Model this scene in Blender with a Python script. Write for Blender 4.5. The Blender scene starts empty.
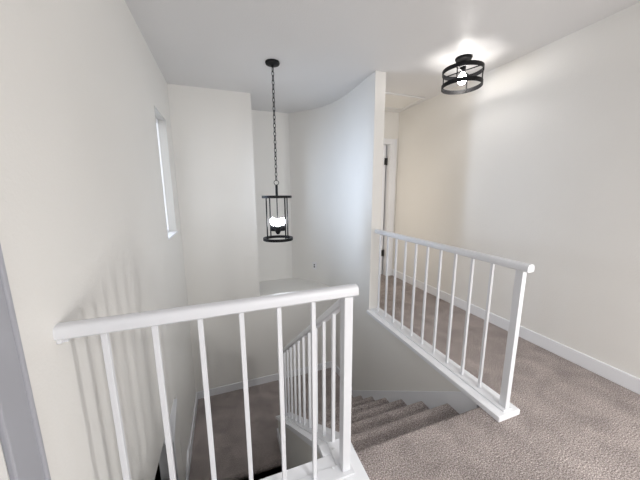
import bpy, bmesh, math
from mathutils import Vector, Matrix

C = bpy.context.scene.collection
PI = math.pi

# ------------------------------------------------------------------ dimensions (metres)
XL, XR = -0.4835, 2.476          # faces of the left wall and of the hall's right wall
YB, YN, YH = 3.406, 4.043, 3.50  # back wall of the stairwell, niche back, end of the hall
ZC = 2.445                       # ceiling
ZL = -1.309                      # half landing
ZG = -2.62                       # ground floor
RISE, RUN, Y0 = 0.187, 0.2525, 1.045
XW0, XW1 = 1.435, 1.55           # wall between stairs and hall
SL = 0.765                       # pitch of the stair rail
YF, XS = 0.945, 0.4535           # front railing line, stair railing line
ZR = 0.905                       # handrail centre height
XG = 1.50                        # hall railing line
BS = 0.137                       # baluster spacing
LEDGE = -0.038

# ------------------------------------------------------------------ materials
def new_mat(name):
    m = bpy.data.materials.new(name); m.use_nodes = True
    nt = m.node_tree; b = nt.nodes['Principled BSDF']
    return m, nt, b

def mat_plain(name, col, rough=0.5, metal=0.0, spec=0.5):
    m, nt, b = new_mat(name)
    n = nt.nodes.new('ShaderNodeTexNoise'); n.inputs['Scale'].default_value = 35; n.inputs['Detail'].default_value = 3
    g = nt.nodes.new('ShaderNodeNewGeometry'); nt.links.new(g.outputs['Position'], n.inputs['Vector'])
    r = nt.nodes.new('ShaderNodeMapRange'); r.inputs['To Min'].default_value = max(0, rough-0.05); r.inputs['To Max'].default_value = min(1, rough+0.07)
    nt.links.new(n.outputs['Fac'], r.inputs['Value']); nt.links.new(r.outputs['Result'], b.inputs['Roughness'])
    b.inputs['Base Color'].default_value = (*col, 1); b.inputs['Metallic'].default_value = metal
    b.inputs['Specular IOR Level'].default_value = spec
    return m

def mat_paint(name, col, scale=100, bump=0.22, rough=0.6):
    m, nt, b = new_mat(name)
    g = nt.nodes.new('ShaderNodeNewGeometry')
    n = nt.nodes.new('ShaderNodeTexNoise'); n.inputs['Scale'].default_value = scale; n.inputs['Detail'].default_value = 2
    nt.links.new(g.outputs['Position'], n.inputs['Vector'])
    bp = nt.nodes.new('ShaderNodeBump'); bp.inputs['Strength'].default_value = bump; bp.inputs['Distance'].default_value = 0.004
    nt.links.new(n.outputs['Fac'], bp.inputs['Height']); nt.links.new(bp.outputs['Normal'], b.inputs['Normal'])
    n2 = nt.nodes.new('ShaderNodeTexNoise'); n2.inputs['Scale'].default_value = 1.3; n2.inputs['Detail'].default_value = 2
    nt.links.new(g.outputs['Position'], n2.inputs['Vector'])
    cr = nt.nodes.new('ShaderNodeValToRGB')
    cr.color_ramp.elements[0].position = 0.3; cr.color_ramp.elements[1].position = 0.7
    cr.color_ramp.elements[0].color = (*[c*0.97 for c in col], 1); cr.color_ramp.elements[1].color = (*col, 1)
    nt.links.new(n2.outputs['Fac'], cr.inputs['Fac']); nt.links.new(cr.outputs['Color'], b.inputs['Base Color'])
    b.inputs['Roughness'].default_value = rough; b.inputs['Specular IOR Level'].default_value = 0.3
    return m

def mat_carpet(name, dark, mid, light):
    m, nt, b = new_mat(name)
    L = nt.links.new
    g = nt.nodes.new('ShaderNodeNewGeometry')
    n1 = nt.nodes.new('ShaderNodeTexNoise'); n1.inputs['Scale'].default_value = 165; n1.inputs['Detail'].default_value = 4; n1.inputs['Roughness'].default_value = 0.7
    n2 = nt.nodes.new('ShaderNodeTexNoise'); n2.inputs['Scale'].default_value = 5.5; n2.inputs['Detail'].default_value = 4; n2.inputs['Distortion'].default_value = 0.6
    n3 = nt.nodes.new('ShaderNodeTexVoronoi'); n3.inputs['Scale'].default_value = 170
    for n in (n1, n2, n3): L(g.outputs['Position'], n.inputs['Vector'])
    cr = nt.nodes.new('ShaderNodeValToRGB')
    e = cr.color_ramp.elements
    e[0].position = 0.34; e[0].color = (*dark, 1); e[1].position = 0.66; e[1].color = (*light, 1)
    k = e.new(0.5); k.color = (*mid, 1)
    L(n1.outputs['Fac'], cr.inputs['Fac'])
    mr = nt.nodes.new('ShaderNodeMapRange'); mr.inputs['From Min'].default_value = 0.3; mr.inputs['From Max'].default_value = 0.7
    mr.inputs['To Min'].default_value = 0.80; mr.inputs['To Max'].default_value = 1.15
    L(n2.outputs['Fac'], mr.inputs['Value'])
    mx = nt.nodes.new('ShaderNodeMix'); mx.data_type = 'RGBA'; mx.blend_type = 'MULTIPLY'; mx.inputs['Factor'].default_value = 1
    L(cr.outputs['Color'], mx.inputs[6]); L(mr.outputs['Result'], mx.inputs[7])
    L(mx.outputs[2], b.inputs['Base Color'])
    ad = nt.nodes.new('ShaderNodeMath'); ad.operation = 'ADD'
    L(n1.outputs['Fac'], ad.inputs[0]); L(n3.outputs['Distance'], ad.inputs[1])
    bp = nt.nodes.new('ShaderNodeBump'); bp.inputs['Strength'].default_value = 0.8; bp.inputs['Distance'].default_value = 0.012
    L(ad.outputs[0], bp.inputs['Height']); L(bp.outputs['Normal'], b.inputs['Normal'])
    b.inputs['Roughness'].default_value = 1; b.inputs['Specular IOR Level'].default_value = 0.05
    return m

def mat_emit(name, col, strength):
    m, nt, b = new_mat(name)
    b.inputs['Base Color'].default_value = (0.9, 0.9, 0.9, 1)
    b.inputs['Emission Color'].default_value = (*col, 1); b.inputs['Emission Strength'].default_value = strength
    return m

def mat_glass(name):
    m, nt, b = new_mat(name)
    nt.nodes.remove(b)
    out = nt.nodes['Material Output']
    t = nt.nodes.new('ShaderNodeBsdfTransparent'); gl = nt.nodes.new('ShaderNodeBsdfGlossy'); gl.inputs['Roughness'].default_value = 0.02
    mx = nt.nodes.new('ShaderNodeMixShader'); mx.inputs[0].default_value = 0.06
    nt.links.new(t.outputs[0], mx.inputs[1]); nt.links.new(gl.outputs[0], mx.inputs[2]); nt.links.new(mx.outputs[0], out.inputs['Surface'])
    return m

M_WALL = mat_paint('warm_white_wall_paint', (0.80, 0.785, 0.755))
M_CEIL = mat_paint('ceiling_paint', (0.76, 0.755, 0.755), scale=90, bump=0.25, rough=0.45)
M_DARKWALL = mat_paint('lower_wall_shade', (0.5, 0.49, 0.48))  # shade of the unlit lower room put into its wall colour
M_TRIM = mat_plain('white_gloss_trim', (0.83, 0.84, 0.87), 0.32)
M_CASING = mat_plain('blue_grey_door', (0.36, 0.365, 0.40), 0.3)  # even blue-grey, darker than the other trim
M_RAIL = mat_plain('white_enamel_rail', (0.73, 0.74, 0.77), 0.30)
M_BLACK = mat_plain('black_iron', (0.004, 0.004, 0.005), 0.5, 0.0, 0.25)
M_HINGE = mat_plain('black_hinge', (0.01, 0.01, 0.01), 0.4)
M_PLATE = mat_plain('white_plastic', (0.78, 0.78, 0.78), 0.35)
M_SLOT_GAP = mat_plain('dark_slot_and_door_gap', (0.05, 0.05, 0.05), 0.5)  # socket slots, and the dark of the hall door's gap
M_CARPET = mat_carpet('taupe_carpet', (0.15, 0.125, 0.118), (0.43, 0.372, 0.352), (0.88, 0.795, 0.77))
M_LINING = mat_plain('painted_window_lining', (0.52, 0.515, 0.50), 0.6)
M_GLASS = mat_glass('window_glass')
M_BULB_P = mat_emit('cool_white_bulb', (0.88, 0.93, 1.0), 52)
M_BULB_F = mat_emit('white_bulb', (1.0, 0.96, 0.92), 60)

# ------------------------------------------------------------------ helpers
def obj(name, bm, mat, parent=None, smooth=None):
    bmesh.ops.recalc_face_normals(bm, faces=bm.faces)
    me = bpy.data.meshes.new(name); bm.to_mesh(me); bm.free()
    me.materials.append(mat)
    if smooth is not None:
        for p in me.polygons: p.use_smooth = True
        me.set_sharp_from_angle(angle=math.radians(smooth))
    o = bpy.data.objects.new(name, me); C.objects.link(o)
    if parent: 
        o.parent = parent
        o.matrix_parent_inverse = Matrix.Translation(-Vector(parent.location))
    return o

def tag(o, label, cat, group=None):
    o['label'] = label; o['category'] = cat
    if group: o['group'] = group
    return o

def thing(name, label, cat, loc):
    o = bpy.data.objects.new(name, None); C.objects.link(o); o.location = loc
    o.empty_display_size = 0.1
    return tag(o, label, cat)

def struct(name, bm, mat, parent=None, smooth=None):
    o = obj(name, bm, mat, parent, smooth)
    if parent is None: o['kind'] = 'structure'
    return o

def NB(): return bmesh.new()

def box(bm, x0, x1, y0, y1, z0, z1, bev=0.0, seg=2):
    r = bmesh.ops.create_cube(bm, size=1)
    vs = r['verts']
    for v in vs:
        v.co = Vector((x0+(v.co.x+.5)*(x1-x0), y0+(v.co.y+.5)*(y1-y0), z0+(v.co.z+.5)*(z1-z0)))
    if bev:
        es = list({e for v in vs for e in v.link_edges})
        bmesh.ops.bevel(bm, geom=es, offset=bev, segments=seg, profile=0.5, affect='EDGES')
    return bm

def prism(bm, pts, axis, a, b):
    """polygon pts in the plane across `axis`, extruded from a to b (x: pts are (y,z); y: (x,z); z: (x,y))"""
    def P(p, t):
        return {'x': (t, p[0], p[1]), 'y': (p[0], t, p[1]), 'z': (p[0], p[1], t)}[axis]
    A = [bm.verts.new(P(p, a)) for p in pts]; B = [bm.verts.new(P(p, b)) for p in pts]
    n = len(pts)
    bm.faces.new(A); bm.faces.new(B[::-1])
    for i in range(n): bm.faces.new((A[i], A[(i+1) % n], B[(i+1) % n], B[i]))
    return bm

def sweep(bm, section, p0, p1, up=(0, 0, 1)):
    """section [(u, v)] swept from p0 to p1; u is sideways, v is along up made square to the run"""
    p0, p1 = Vector(p0), Vector(p1); d = (p1-p0).normalized()
    s = d.cross(Vector(up)).normalized(); u = s.cross(d)
    A = [bm.verts.new(p0+s*a+u*b) for a, b in section]; B = [bm.verts.new(p1+s*a+u*b) for a, b in section]
    n = len(section)
    bm.faces.new(A[::-1]); bm.faces.new(B)
    for i in range(n): bm.faces.new((A[i], A[(i+1) % n], B[(i+1) % n], B[i]))
    return bm

def lathe(bm, prof, cx, cy, seg=40, closed=False):
    """profile [(r, z)] turned about the vertical through (cx, cy)"""
    rings = []
    for r, z in prof:
        if r < 1e-6: rings.append([bm.verts.new((cx, cy, z))])
        else: rings.append([bm.verts.new((cx+r*math.cos(2*PI*k/seg), cy+r*math.sin(2*PI*k/seg), z)) for k in range(seg)])
    pairs = list(zip(rings, rings[1:]))
    if closed: pairs.append((rings[-1], rings[0]))
    for a, b in pairs:
        for k in range(seg):
            k2 = (k+1) % seg
            if len(a) == 1 and len(b) == 1: continue
            if len(a) == 1: bm.faces.new((a[0], b[k2], b[k]))
            elif len(b) == 1: bm.faces.new((a[k], a[k2], b[0]))
            else: bm.faces.new((a[k], a[k2], b[k2], b[k]))
    return bm

def tube(bm, p0, p1, r, seg=12):
    return sweep(bm, [(r*math.cos(2*PI*k/seg), r*math.sin(2*PI*k/seg)) for k in range(seg)], p0, p1,
                 up=(0, 0, 1) if abs((Vector(p1)-Vector(p0)).normalized().z) < .95 else (0, 1, 0))

def torus(bm, c, R, r, ax1, ax2, stretch=1.0, N=18, n=8):
    """ring round c in the plane of ax1, ax2; ax2 is stretched (chain links)"""
    a1, a2 = Vector(ax1).normalized(), Vector(ax2).normalized(); nn = a1.cross(a2); c = Vector(c)
    rows = []
    for i in range(N):
        t = 2*PI*i/N
        ctr = c+a1*(R*math.cos(t))+a2*(R*stretch*math.sin(t))
        out = (a1*math.cos(t)+a2*math.sin(t)).normalized()
        rows.append([bm.verts.new(ctr+out*(r*math.cos(2*PI*j/n))+nn*(r*math.sin(2*PI*j/n))) for j in range(n)])
    for i in range(N):
        for j in range(n):
            bm.faces.new((rows[i][j], rows[(i+1) % N][j], rows[(i+1) % N][(j+1) % n], rows[i][(j+1) % n]))
    return bm

# ================================================================== SETTING
# curve of the stairwell's right wall (plan)
CURVE = [(XW0, 2.43), (XW0, 2.62), (XW0+.004, 2.80), (XW0+.006, 2.97), (1.436, 3.12), (1.42, 3.27), (1.392, 3.41), (1.345, 3.55), (1.28, 3.68),
         (1.20, 3.79), (1.11, 3.89), (1.02, 3.985), (0.965, YN)]

# floor (upper level): one carpeted slab with the stairwell left open
bm = NB()
prism(bm, [(XL-.1, -2.55), (XR+.1, -2.55), (XR+.1, 3.9), (XW1-.03, 3.9), (XW1-.03, 0.99), (XW0-.014, 0.99), (XW0-.014, 0.80), (0.523, 0.80), (0.523, 0.99), (XL-.1, 0.99)], 'z', -0.30, 0.0)
struct('floor', bm, M_CARPET)
# half landing
bm = NB()
prism(bm, [(XL-.1, 2.24), (0.41, 2.24), (0.41, 2.53), (XW0+.05, 2.53), (XW0+.05, YB+.1), (XL-.1, YB+.1)], 'z', ZL-0.18, ZL)
struct('floor_landing', bm, M_CARPET)
bm = NB(); box(bm, -3.0, 2.6, -2.6, 4.2, ZG-.1, ZG)
struct('floor_lower', bm, M_CARPET)

bm = NB(); box(bm, -0.7, 2.7, -2.7, 4.3, ZC, ZC+.12)
struct('ceiling', bm, M_CEIL)

# left wall with window, door and the opening beside the lower flight
WY0, WY1, WZ0, WZ1 = 2.63, 3.10, 0.905, 2.01
DY0, DY1, DZ = -0.16, 0.69, 2.03
bm = NB()
xo = XL-.12
SOF = -0.345
box(bm, xo, XL, -2.55, DY0, -.3, ZC)
box(bm, xo, XL, DY0, DY1, DZ, ZC)
box(bm, xo, XL, DY1, WY0, SOF, ZC)
box(bm, xo, XL, WY0, WY1, WZ1, ZC)
box(bm, xo, XL, WY0, WY1, SOF, WZ0)
box(bm, xo, XL, WY1, YB+.1, SOF, ZC)
box(bm, xo, XL-.006, 2.30, YB+.1, ZG, SOF)
struct('wall_left', bm, M_WALL)
# low wall with a sloping top beside the lower flight
bm = NB()
prism(bm, [(2.30, -0.415), (2.30, ZG), (2.06, ZG), (2.06, -0.415-.24*SL)], 'x', XL-.105, XL-.008)
struct('wall_lower_left', bm, M_WALL)
bm = NB()
sweep(bm, [(-.058, -.012), (.058, -.012), (.058, .012), (-.058, .012)], (XL-.052, 2.285, -.405), (XL-.052, 2.05, -.405-.235*SL))
box(bm, XL-.112, XL+.004, 2.045, 2.062, ZG, -.59, .002)
struct('trim_1', bm, M_TRIM)

# back wall, niche and ledge
bm = NB()
box(bm, xo, 0.37, YB, YN+.12, ZG, ZC)
box(bm, 0.37, 1.02, YN, YN+.12, LEDGE-.2, ZC)
box(bm, 0.37, 1.55, YB, YN+.12, ZG, LEDGE)
struct('wall_back', bm, M_WALL)

# curved wall between stairwell and hall
bm = NB()
prism(bm, CURVE+[(0.965, YN+.12), (XW1, YN+.12), (XW1, 2.43)], 'z', ZL-.2, ZC)
o = struct('wall_curved', bm, M_WALL, smooth=25)
# its continuation below the hall railing
bm = NB()
box(bm, XW0, XW1, 0.99, 2.43, ZG, 0.0)
struct('wall_stair', bm, M_WALL)

# half wall below the stair railing
def zcap(y): return 0.02-SL*(y-1.115)          # top of its sloping cap
bm = NB()
prism(bm, [(1.0, 0.0), (1.08, 0.0), (2.50, zcap(2.50)-.028), (2.50, ZG), (1.0, ZG)], 'x', 0.40, 0.522)
struct('wall_half', bm, M_WALL)
bm = NB()
box(bm, XL, 0.522, 0.90, 1.012, -.32, 0.0)
struct('wall_front', bm, M_WALL)

# right wall with a tall narrow window behind the camera
bm = NB()
RY0, RY1, RZ0, RZ1 = -0.83, -0.47, 0.10, 1.35
box(bm, XR, XR+.12, -2.6, RY0, -.3, ZC)
box(bm, XR, XR+.12, RY0, RY1, -.3, RZ0)
box(bm, XR, XR+.12, RY0, RY1, RZ1, ZC)
box(bm, XR, XR+.12, RY1, YH+.12, -.3, ZC)
struct('wall_right', bm, M_WALL)

# rear wall behind the camera; its wide window is added to let light in
bm = NB()
BX0, BX1, BZ0, BZ1 = 0.0, 2.2, 0.5, 2.15
box(bm, xo, BX0, -2.62, -2.5, -.3, ZC); box(bm, BX1, XR+.12, -2.62, -2.5, -.3, ZC)
box(bm, BX0, BX1, -2.62, -2.5, -.3, BZ0); box(bm, BX0, BX1, -2.62, -2.5, BZ1, ZC)
struct('wall_rear', bm, M_WALL)

# hall end wall with door opening
HX1 = 2.352
bm = NB()
box(bm, HX1+.02, XR+.12, YH, YH+.12, -.1, ZC)
box(bm, XW1-.02, HX1+.02, YH, YH+.12, 2.02, ZC)
struct('wall_hall_end', bm, M_WALL)

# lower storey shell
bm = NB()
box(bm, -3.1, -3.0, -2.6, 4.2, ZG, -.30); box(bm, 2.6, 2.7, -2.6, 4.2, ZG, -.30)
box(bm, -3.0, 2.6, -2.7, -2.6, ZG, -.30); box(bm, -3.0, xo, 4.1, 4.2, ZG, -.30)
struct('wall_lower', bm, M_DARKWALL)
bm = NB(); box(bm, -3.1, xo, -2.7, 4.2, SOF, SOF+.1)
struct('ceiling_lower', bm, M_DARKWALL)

# ---------------------------------------------------------------- baseboards
BBS = 0.104
def bb_sec(flip=1):
    return None
def bb_box(x0, x1, y0, y1, z0): 
    bm = NB(); box(bm, x0, x1, y0, y1, z0, z0+BBS, 0.004, 2); return bm
struct('baseboard_right', bb_box(XR-.015, XR, -2.5, YH, 0), M_TRIM)
struct('baseboard_hall_end', bb_box(2.446, XR-.015, YH-.014, YH, 0), M_TRIM)
struct('baseboard_back', bb_box(XL+.013, 1.40, YB-.014, YB, ZL), M_TRIM)
bm = NB(); box(bm, XL-.004, XL+.013, 2.62, YB, ZL, ZL+BBS, .004)
prism(bm, [(2.64, ZL+BBS+.0), (2.64, ZL-.1), (0.9, ZL-.1-1.74*SL), (0.9, ZL+BBS+.06-1.62*SL), (2.50, ZL+BBS+.06), (2.58, ZL+BBS+.03)], 'x', XL-.004, XL+.016)
struct('baseboard_left', bm, M_TRIM)
# landing base along the curved wall
bm = NB()
pts = [(XW0, 2.80)]+[p for p in CURVE if 2.81 < p[1] < 3.42]
inn = [(x-.014, y) for x, y in pts]
prism(bm, pts+inn[::-1], 'z', ZL, ZL+BBS)
struct('baseboard_curved', bm, M_TRIM)
# sloping skirting beside the steps
def zskirt(y): return -0.029-.7626*(y-1.195)
bm = NB()
prism(bm, [(1.06, 0.0), (1.155, 0.0), (2.80, zskirt(2.80)), (2.80, ZL), (2.55, ZL), (1.06, -.22)], 'x', XW0-.014, XW0)
struct('baseboard_stair', bm, M_TRIM)
# base of the half wall's end
bm = NB(); box(bm, 0.392, 0.53, 2.50, 2.514, ZL, ZL+BBS, .004)
prism(bm, [(2.514, ZL+BBS), (2.30, ZL+BBS+.02), (1.0, ZL+BBS+.02-1.3*SL), (1.0, ZL-.12-1.3*SL), (2.30, ZL-.12), (2.514, ZL-.05)], 'x', .386, .40)
struct('baseboard_half_wall', bm, M_TRIM)

# ---------------------------------------------------------------- boards under the railings
bm = NB(); box(bm, XL, 0.54, 0.86, 1.033, 0.0, 0.035, 0.004)
struct('trim_2', bm, M_TRIM)
bm = NB()
ya, yb = 1.095, 2.515
prism(bm, [(1.033, .035), (1.095, .035), (yb, zcap(yb)), (yb, zcap(yb)-.03), (1.08, .002), (1.033, .0)], 'x', 0.378, 0.54)
struct('trim_3', bm, M_TRIM)
bm = NB(); box(bm, 1.402, 1.575, 0.905, 2.43, 0.0, 0.035, 0.005)
struct('trim_4', bm, M_TRIM)

# ---------------------------------------------------------------- window in the left wall
bm = NB()
fx0, fx1 = XL-.108, XL-.066
fw = .035
box(bm, fx0, fx1, WY0, WY1, WZ0, WZ0+fw, .003); box(bm, fx0, fx1, WY0, WY1, WZ1-fw, WZ1, .003)
box(bm, fx0, fx1, WY0, WY0+fw, WZ0+fw, WZ1-fw, .003); box(bm, fx0, fx1, WY1-.012, WY1, WZ0+fw, WZ1-fw, .003)
w1 = struct('window_1', bm, M_TRIM)
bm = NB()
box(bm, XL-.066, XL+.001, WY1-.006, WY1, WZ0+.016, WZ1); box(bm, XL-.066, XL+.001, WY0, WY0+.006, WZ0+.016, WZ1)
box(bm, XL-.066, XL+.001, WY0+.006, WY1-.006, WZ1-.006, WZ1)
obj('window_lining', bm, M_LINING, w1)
bm = NB(); box(bm, fx0+.016, fx0+.021, WY0+fw, WY1-.012, WZ0+fw, WZ1-fw)
obj('pane', bm, M_GLASS, w1)
bm = NB(); box(bm, XL-.066, XL+.014, WY0+.002, WY1-.002, WZ0, WZ0+.016, .004)
obj('window_sill', bm, M_TRIM, w1)
# unseen windows behind the camera; the wide rear one is added for light
bm = NB()
for z in (RZ0, RZ1-.03): box(bm, XR+.05, XR+.09, RY0, RY1, z, z+.03)
for y in (RY0, RY1-.03): box(bm, XR+.05, XR+.09, y, y+.03, RZ0+.03, RZ1-.03)
struct('window_2', bm, M_TRIM)
bm = NB()
for z in (BZ0, BZ1-.04): box(bm, BX0, BX1, -2.6, -2.55, z, z+.04)
for x in (BX0, (BX0+BX1)/2-.02, BX1-.04): box(bm, x, x+.04, -2.6, -2.55, BZ0+.04, BZ1-.04)
struct('added_window_3', bm, M_TRIM)

# ---------------------------------------------------------------- door by the camera in the left wall
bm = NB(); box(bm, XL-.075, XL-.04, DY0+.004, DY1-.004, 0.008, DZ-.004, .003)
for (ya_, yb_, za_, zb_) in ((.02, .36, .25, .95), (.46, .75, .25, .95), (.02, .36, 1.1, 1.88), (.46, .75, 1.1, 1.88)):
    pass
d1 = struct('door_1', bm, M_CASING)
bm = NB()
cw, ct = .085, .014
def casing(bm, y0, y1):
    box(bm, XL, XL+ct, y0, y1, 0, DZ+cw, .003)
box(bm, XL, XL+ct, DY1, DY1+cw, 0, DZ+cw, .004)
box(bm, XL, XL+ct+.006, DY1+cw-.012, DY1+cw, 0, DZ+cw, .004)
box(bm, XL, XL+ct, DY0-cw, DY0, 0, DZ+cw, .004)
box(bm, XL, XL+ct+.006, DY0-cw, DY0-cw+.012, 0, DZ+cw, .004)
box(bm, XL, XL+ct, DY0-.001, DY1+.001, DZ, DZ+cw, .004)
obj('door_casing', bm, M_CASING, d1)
bm = NB()
tube(bm, (XL-.04, DY1-.07, .95), (XL+.012, DY1-.07, .95), .012)
lathe(bm, [(0, .925), (.02, .93), (.027, .95), (.02, .97), (0, .975)], XL+.02, DY1-.07, 20)
obj('door_handle', bm, M_HINGE, d1, 40)

# ---------------------------------------------------------------- door at the end of the hall
bm = NB(); box(bm, XW1+.03, HX1-.028, YH+.075, YH+.112, 0.012, 2.0, .002)
d2 = struct('door_2', bm, M_TRIM)
bm = NB()
box(bm, HX1, HX1+.02, YH, YH+.12, 0, 2.02); box(bm, XW1, HX1, YH, YH+.12, 2.004, 2.02)
box(bm, HX1+.010, HX1+.078, YH-.014, YH, 0, 2.075, .003)
box(bm, HX1+.078, HX1+.094, YH-.020, YH, 0, 2.080, .003)
box(bm, XW1+.002, HX1+.010, YH-.014, YH, 2.012, 2.075, .003)
obj('door_casing', bm, M_TRIM, d2)
for zz in (1.765, 0.36):
    bm = NB(); box(bm, HX1-.052, HX1+.001, YH+.066, YH+.076, zz-.05, zz+.05, .002)
    tube(bm, (HX1-.016, YH+.066, zz-.055), (HX1-.016, YH+.066, zz+.055), .008)
    obj('hinge', bm, M_HINGE, d2)
bm = NB(); box(bm, XW1, HX1+.02, YH+.14, YH+.16, 0, 2.05)
struct('door_gap_backing', bm, M_SLOT_GAP)  # near-black sheet added close behind the door, standing in for shade in its gap

# ================================================================== STAIRS
def step_profile(y, z, ynext, zn, d):
    """carpeted step: tread back at ynext, rounded nosing at y, riser to zn; d = +1 descends to +y"""
    r = .029
    pts = [(ynext, z)]
    for k in range(9):
        a = PI/2-PI*0.92*k/8
        pts.append((y-d*r+d*r*math.cos(a), z-r+r*math.sin(a)))
    pts += [(y-d*.03, z-.085), (y-d*.034, zn), (ynext, zn)]
    return pts
st = thing('carpeted_staircase', 'taupe carpeted upper stair flight going down from the hall floor to the landing', 'stairs', (0.98, Y0, 0))
for i in range(7):
    y = Y0+i*RUN; z = -RISE*i
    back = y-RUN-.03 if i else 0.80
    bm = NB()
    prism(bm, step_profile(y, z, back, -RISE*(i+1)-(0 if i == 6 else .01), 1), 'x', 0.523, XW0-.014)
    obj('stair_step', bm, M_CARPET, st, 35)
st2 = thing('carpeted_staircase', 'dark lower stair flight leading off the landing under the front railing', 'stairs', (-.04, 2.215, ZL))
for i in range(7):
    y = 2.215-i*RUN; z = ZL-RISE*i
    bm = NB()
    prism(bm, step_profile(y, z, y+RUN+.03 if i else 2.24, max(ZG, z-RISE-.01), -1), 'x', XL+.017, 0.385)
    obj('stair_step', bm, M_CARPET, st2, 35)

# ================================================================== RAILINGS
def rail_section(w=.050, h=.043):
    """D-shaped handrail: flat underside, rounded top"""
    pts = [(-w/2, -h/2+.006), (-w/2+.006, -h/2), (w/2-.006, -h/2), (w/2, -h/2+.006)]
    for k in range(9):
        a = PI*k/8
        c = math.cos(a); pts.append((w/2*math.copysign(abs(c)**.7, c), -h/2+.02+(h-.02)*math.sin(a)**.7))
    return pts
BW = .0085   # half width of a baluster
def picket(bm, x, y, z0, z1, shear=0):
    box(bm, x-BW, x+BW, y-BW, y+BW, z0, z1, .0012, 1)
    return bm
def screw(x, y, z, parent):
    bm = NB(); lathe(bm, [(0, z+.004), (.005, z+.0035), (.0075, z), (.0075, z-.002), (0, z-.002)], x, y, 12)
    obj('screw', bm, M_RAIL, parent, 40)

# front railing, from the left wall to the corner post
fr = thing('guard_railing', 'white metal guard railing in front running from the left wall to the corner post', 'railing', (0, YF, .035))
bm = NB(); sweep(bm, rail_section(), (XL, YF, ZR), (0.494, YF, ZR+.003))
obj('handrail', bm, M_RAIL, fr, 40)
bm = NB(); box(bm, XS-.019, XS+.019, YF-.019, YF+.0252, .043, ZR-.0215, .002)
obj('newel_post', bm, M_RAIL, fr)
bm = NB(); box(bm, XL, 0.487, YF-.038, YF+.0252, .035, .043, .002)
pl = obj('bottom_plate', bm, M_RAIL, fr)
for i in range(6):
    obj('baluster', picket(NB(), -.3735+i*.1358, YF, .043, ZR-.0215), M_RAIL, fr)
bm = NB()
box(bm, XL, XL+.012, YF-.018, YF+.018, ZR-.034, ZR-.0215, .002)
box(bm, XL+.006, XL+.022, YF-.006, YF+.006, ZR-.036, ZR-.0215, .002)
obj('wall_bracket', bm, M_RAIL, fr)
screw(0.40, YF+.018, .043, fr); screw(0.25, YF-.02, .043, fr)

# stair railing, sloping down from the corner post
sr = thing('stair_railing', 'white sloping stair railing going down from the corner post along the steps', 'railing', (XS, 1.1, 0.02))
def zund(y): return .735-SL*(y-1.09)
bm = NB()
ends = [[bm.verts.new((XS+u, y, zund(y)+.024+v*1.26)) for u, v in rail_section(.045, .036)] for y in (YF+.0262, 2.455)]
bm.faces.new(ends[0]); bm.faces.new(ends[1][::-1])
for k in range(len(ends[0])):
    k2 = (k+1) % len(ends[0]); bm.faces.new((ends[0][k], ends[0][k2], ends[1][k2], ends[1][k]))
obj('handrail', bm, M_RAIL, sr, 40)
bm = NB()
prism(bm, [(YF+.026, .043), (1.09, .043), (2.475, zcap(2.475)+.008), (2.475, zcap(2.475)), (1.092, .035), (YF+.026, .035)], 'x', .421, .487)
obj('bottom_plate', bm, M_RAIL, sr)
for i in range(10):
    y = 1.09+i*.1345
    zb = max(zcap(y)+.006, .0) if y > 1.1 else .043
    zb = zcap(y)+.004 if y > 1.1 else .043
    obj('baluster', picket(NB(), XS, y, zb, zund(y)+.008), M_RAIL, sr)
bm = NB(); box(bm, XS-.019, XS+.019, 2.42, 2.458, zcap(2.44)+.002, zund(2.44)+.012, .002)
obj('newel_post', bm, M_RAIL, sr)
screw(0.437, 1.045, .043, sr)

# hall railing, from the free post back to the wall end
hr = thing('guard_railing', 'white metal guard railing along the hall edge, from free end post to wall end', 'railing', (XG, 1.7, .035))
bm = NB(); sweep(bm, rail_section(), (XG, .905, ZR), (XG, 2.43, ZR))
obj('handrail', bm, M_RAIL, hr, 40)
bm = NB(); box(bm, XG-.016, XG+.016, .932, .972, .043, ZR-.0215, .002)
obj('newel_post', bm, M_RAIL, hr)
bm = NB(); box(bm, XG-.040, XG+.030, .925, 2.428, .035, .043, .002)
obj('bottom_plate', bm, M_RAIL, hr)
for i in range(10):
    obj('baluster', picket(NB(), XG, 1.118+i*.1365, .043, ZR-.0215), M_RAIL, hr)
screw(XG+.004, 1.02, .043, hr); screw(XG+.004, 1.9, .043, hr)

# ================================================================== PENDANT LANTERN
PX, PY = 0.482, 2.583
pd = thing('pendant_lantern', 'black open-frame lantern hanging on a chain over the stairwell, bulbs lit', 'pendant light', (PX, PY, ZC))
bm = NB(); lathe(bm, [(0, ZC), (.062, ZC), (.064, ZC-.008), (.060, ZC-.018), (.030, ZC-.024), (.012, ZC-.028), (.011, ZC-.042), (0, ZC-.044)], PX, PY, 40)
obj('canopy', bm, M_BLACK, pd, 40)
bm = NB()
zt, zb_ = ZC-.040, 1.425
n = 27; pitch = (zt-zb_)/n
for i in range(n):
    z = zt-pitch*(i+.5)
    a = (0.35 if i % 2 else 0.35+PI/2)
    torus(bm, (PX, PY, z), .0105, .0034, (math.cos(a), math.sin(a), 0), (0, 0, 1), 2.15, 14, 6)
obj('chain', bm, M_BLACK, pd, 60)
bm = NB()
va = Vector((PX, PY, 0)).normalized(); side = Vector((va.y, -va.x, 0))
torus(bm, (PX, PY, 1.402), .022, .003, side, (0, 0, 1), 1.0, 24, 8)
obj('loop', bm, M_BLACK, pd, 60)
bm = NB(); lathe(bm, [(0, 1.384), (.010, 1.384), (.012, 1.375), (.012, 1.275), (.02, 1.272), (.02, 1.262), (0, 1.262)], PX, PY, 20)
obj('stem', bm, M_BLACK, pd, 40)
RL = .142
bm = NB(); lathe(bm, [(RL, 1.258), (RL, 1.281), (RL-.035, 1.281), (RL-.035, 1.258)], PX, PY, 48, True)
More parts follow.
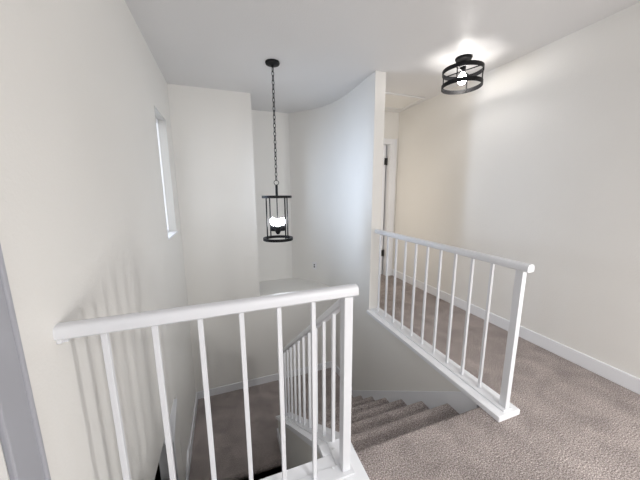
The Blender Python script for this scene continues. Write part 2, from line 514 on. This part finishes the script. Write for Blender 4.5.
for k in range(2):
    a = math.radians(36+90*k)+math.atan2(side.y, side.x)
    d = Vector((math.cos(a), math.sin(a), 0))*(RL-.02)
    sweep(bm, [(-.008, -.005), (.008, -.005), (.008, .005), (-.008, .005)], Vector((PX, PY, 1.267))-d, Vector((PX, PY, 1.267))+d)
obj('upper_ring', bm, M_BLACK, pd, 40)
bm = NB(); lathe(bm, [(RL+.003, .850), (RL+.003, .875), (RL-.020, .875), (RL-.020, .850)], PX, PY, 48, True)
obj('lower_ring', bm, M_BLACK, pd, 40)
for k in range(4):
    a = math.radians(36+90*k)+math.atan2(side.y, side.x)
    bm = NB(); tube(bm, (PX+.122*math.cos(a), PY+.122*math.sin(a), .862), (PX+.122*math.cos(a), PY+.122*math.sin(a), 1.27), .0065, 10)
    obj('rod', bm, M_BLACK, pd, 40)
bm = NB(); tube(bm, (PX, PY, .93), (PX, PY, 1.265), .005, 10)
lathe(bm, [(0, .905), (.012, .907), (.022, .92), (.022, .932), (.010, .94), (0, .94)], PX, PY, 20)
for k in range(3):
    a = math.radians(30+120*k)+math.atan2(side.y, side.x)
    tube(bm, (PX, PY, .925), (PX+.05*math.cos(a), PY+.05*math.sin(a), .945), .006, 8)
obj('centre_rod', bm, M_BLACK, pd, 40)
for k in range(3):
    a = math.radians(30+120*k)+math.atan2(side.y, side.x)
    bx_, by_ = PX+.052*math.cos(a), PY+.052*math.sin(a)
    bm = NB(); lathe(bm, [(0, .935), (.024, .937), (.027, .943), (.027, .99), (.020, .992), (0, .992)], bx_, by_, 20)
    s = obj('lamp_socket', bm, M_BLACK, pd, 40)
    bm = NB(); lathe(bm, [(0, .990), (.014, .992), (.016, 1.0), (.026, 1.014), (.031, 1.032), (.028, 1.050), (.017, 1.062), (0, 1.066)], bx_, by_, 16)
    b = obj('bulb', bm, M_BULB_P, pd, 60)
    b['label'] = 'glowing white bulb'

# ================================================================== HALL CEILING LIGHT
FX, FY = 2.027, 1.972
fl = thing('ceiling_light', 'black drum-cage semi flush ceiling light with one lit bulb above the hall', 'ceiling light', (FX, FY, ZC))
bm = NB(); lathe(bm, [(0, ZC), (.066, ZC), (.068, ZC-.006), (.062, ZC-.020), (.03, ZC-.027), (.016, ZC-.03), (.014, ZC-.05), (.024, ZC-.06), (.024, ZC-.10), (0, ZC-.102)], FX, FY, 36)
obj('canopy', bm, M_BLACK, fl, 40)
RF = .163
for nm, z0 in (('upper_ring', 2.322), ('lower_ring', 2.205)):
    bm = NB(); lathe(bm, [(RF, z0), (RF, z0+.034), (RF-.006, z0+.034), (RF-.006, z0)], FX, FY, 56, True)
    if nm == 'upper_ring':
        for k in range(2):
            a = math.radians(20+90*k); d = Vector((math.cos(a), math.sin(a), 0))*(RF-.003)
            sweep(bm, [(-.006, -.003), (.006, -.003), (.006, .003), (-.006, .003)], Vector((FX, FY, z0+.017))-d, Vector((FX, FY, z0+.017))+d)
    obj(nm, bm, M_BLACK, fl, 40)
fa = math.atan2(FY, FX)
for k in range(4):
    a = fa+math.radians(75+90*k)
    bm = NB(); tube(bm, (FX+(RF-.006)*math.cos(a), FY+(RF-.006)*math.sin(a), 2.21), (FX+(RF-.006)*math.cos(a), FY+(RF-.006)*math.sin(a), 2.35), .0048, 10)
    obj('rod', bm, M_BLACK, fl, 40)
bm = NB(); lathe(bm, [(0, 2.366), (.02, 2.364), (.02, 2.334), (.016, 2.328), (0, 2.328)], FX, FY, 20)
obj('lamp_socket', bm, M_BLACK, fl, 40)
bm = NB(); lathe(bm, [(0, 2.332), (.014, 2.330), (.017, 2.318), (.032, 2.298), (.038, 2.275), (.032, 2.251), (.018, 2.237), (0, 2.232)], FX, FY, 16)
b = obj('bulb', bm, M_BULB_F, fl, 60); b['label'] = 'glowing white bulb'

# ================================================================== SMALL FIXTURES
# attic hatch in the hall ceiling
hx0, hx1, hy0, hy1 = 1.74, 2.40, 2.87, 3.33
ht = thing('attic_hatch', 'flat white square access hatch in the hall ceiling near the far door', 'hatch', ((hx0+hx1)/2, (hy0+hy1)/2, ZC))
bm = NB(); box(bm, hx0+.02, hx1-.02, hy0+.02, hy1-.02, ZC-.006, ZC)
obj('panel', bm, M_WALL, ht)
bm = NB()
t = .024
box(bm, hx0, hx1, hy0, hy0+t, ZC-.014, ZC, .003); box(bm, hx0, hx1, hy1-t, hy1, ZC-.014, ZC, .003)
box(bm, hx0, hx0+t, hy0+t, hy1-t, ZC-.014, ZC, .003); box(bm, hx1-t, hx1, hy0+t, hy1-t, ZC-.014, ZC, .003)
obj('frame', bm, M_CEIL, ht)

# wall outlet low on the curved wall above the ledge
p0, p1 = Vector((*CURVE[8], 0)), Vector((*CURVE[9], 0))
mid = (p0+p1)/2; tan = (p1-p0).normalized(); nor = Vector((tan.y, -tan.x, 0))
if nor.dot(-mid) < 0: nor = -nor
ol = thing('wall_outlet', 'small white outlet plate on the curved wall just above the ledge', 'outlet', (mid.x, mid.y, .215))
def plate(bm, u0, u1, z0, z1, d0, d1):
    vs = box(NB(), 0, 1, 0, 1, 0, 1)
    vs.free()
    P = lambda u, d, z: mid+tan*u+nor*d+Vector((0, 0, z))
    A = [bm.verts.new(P(u, d0, z)) for u, z in ((u0, z0), (u1, z0), (u1, z1), (u0, z1))]
    B = [bm.verts.new(P(u, d1, z)) for u, z in ((u0, z0), (u1, z0), (u1, z1), (u0, z1))]
    bm.faces.new(A); bm.faces.new(B)
    for i in range(4): bm.faces.new((A[i], A[(i+1) % 4], B[(i+1) % 4], B[i]))
    return bm
obj('cover_plate', plate(NB(), -.035, .035, .158, .272, -.004, .006), M_PLATE, ol)
for zz in (.19, .222):
    obj('socket', plate(NB(), -.012, .012, zz, zz+.02, .005, .0075), M_SLOT_GAP, ol)

# ================================================================== LIGHT
def area(name, loc, direction, sx, sy, power, col):
    l = bpy.data.lights.new(name, 'AREA'); l.shape = 'RECTANGLE'; l.size = sx; l.size_y = sy; l.energy = power; l.color = col
    o = bpy.data.objects.new(name, l); C.objects.link(o); o.location = loc
    o.rotation_euler = Vector(direction).to_track_quat('-Z', 'Y').to_euler()
    return o
area('rear_fill_light', ((BX0+BX1)/2, -2.48, 1.35), (0, 1, 0), 2.1, 1.55, 9, (1.0, 0.985, 0.96))  # soft fill added behind the camera, at the added rear window
o = area('stair_window_light', (XL-.118, WY0+.17, 1.46), (1, -.02, -.06), .30, 1.0, 5.5, (0.62, 0.77, 1.0)); o.data.spread = math.radians(75)
area('side_window_light', (XR-.002, -.65, .72), (-1, .5, .08), .14, .7, 22, (1.0, 0.98, 0.95))
area('hall_warm_fill', (XW1+.01, 3.1, 1.2), (1, 0, 0), .6, 1.7, 3.6, (1.0, 0.88, 0.72))  # warm fill added on the hall's left wall; no doorway is built there

l = bpy.data.lights.new('near_fill_light', 'AREA'); l.shape = 'DISK'; l.size = .22; l.energy = 52; l.color = (1.0, .985, .965); l.spread = math.radians(150)  # unseen disk lamp added behind the camera to light floor and steps
o = bpy.data.objects.new('near_fill_light', l); C.objects.link(o); o.location = (1.35, -1.6, ZC-.03)
w = bpy.data.worlds.new('sky'); bpy.context.scene.world = w; w.use_nodes = True
w.node_tree.nodes['Background'].inputs['Color'].default_value = (0.93, 0.96, 1.0, 1)
w.node_tree.nodes['Background'].inputs['Strength'].default_value = 2.0

# ================================================================== CAMERA
cd = bpy.data.cameras.new('camera'); cam = bpy.data.objects.new('camera', cd); C.objects.link(cam)
cd.sensor_width = 36; cd.lens = 266.94*36/640; cd.clip_start = 0.02
pitch_, yaw_, roll_ = 0.173, 0.342, -0.0053
fwv = Vector((math.sin(yaw_)*math.cos(pitch_), math.cos(yaw_)*math.cos(pitch_), -math.sin(pitch_)))
rv = Vector((math.cos(yaw_), -math.sin(yaw_), 0)); uv = rv.cross(fwv)
c_, s_ = math.cos(roll_), math.sin(roll_)
r2 = rv*c_+uv*s_; u2 = uv*c_-rv*s_
m = Matrix((r2, u2, -fwv)).transposed().to_4x4(); m.translation = Vector((0, 0, 1.30))
cam.matrix_world = m
bpy.context.scene.camera = cam
vs = bpy.context.scene.view_settings
vs.view_transform = 'Standard'; vs.look = 'None'; vs.exposure = 0.16; vs.gamma = 1.0
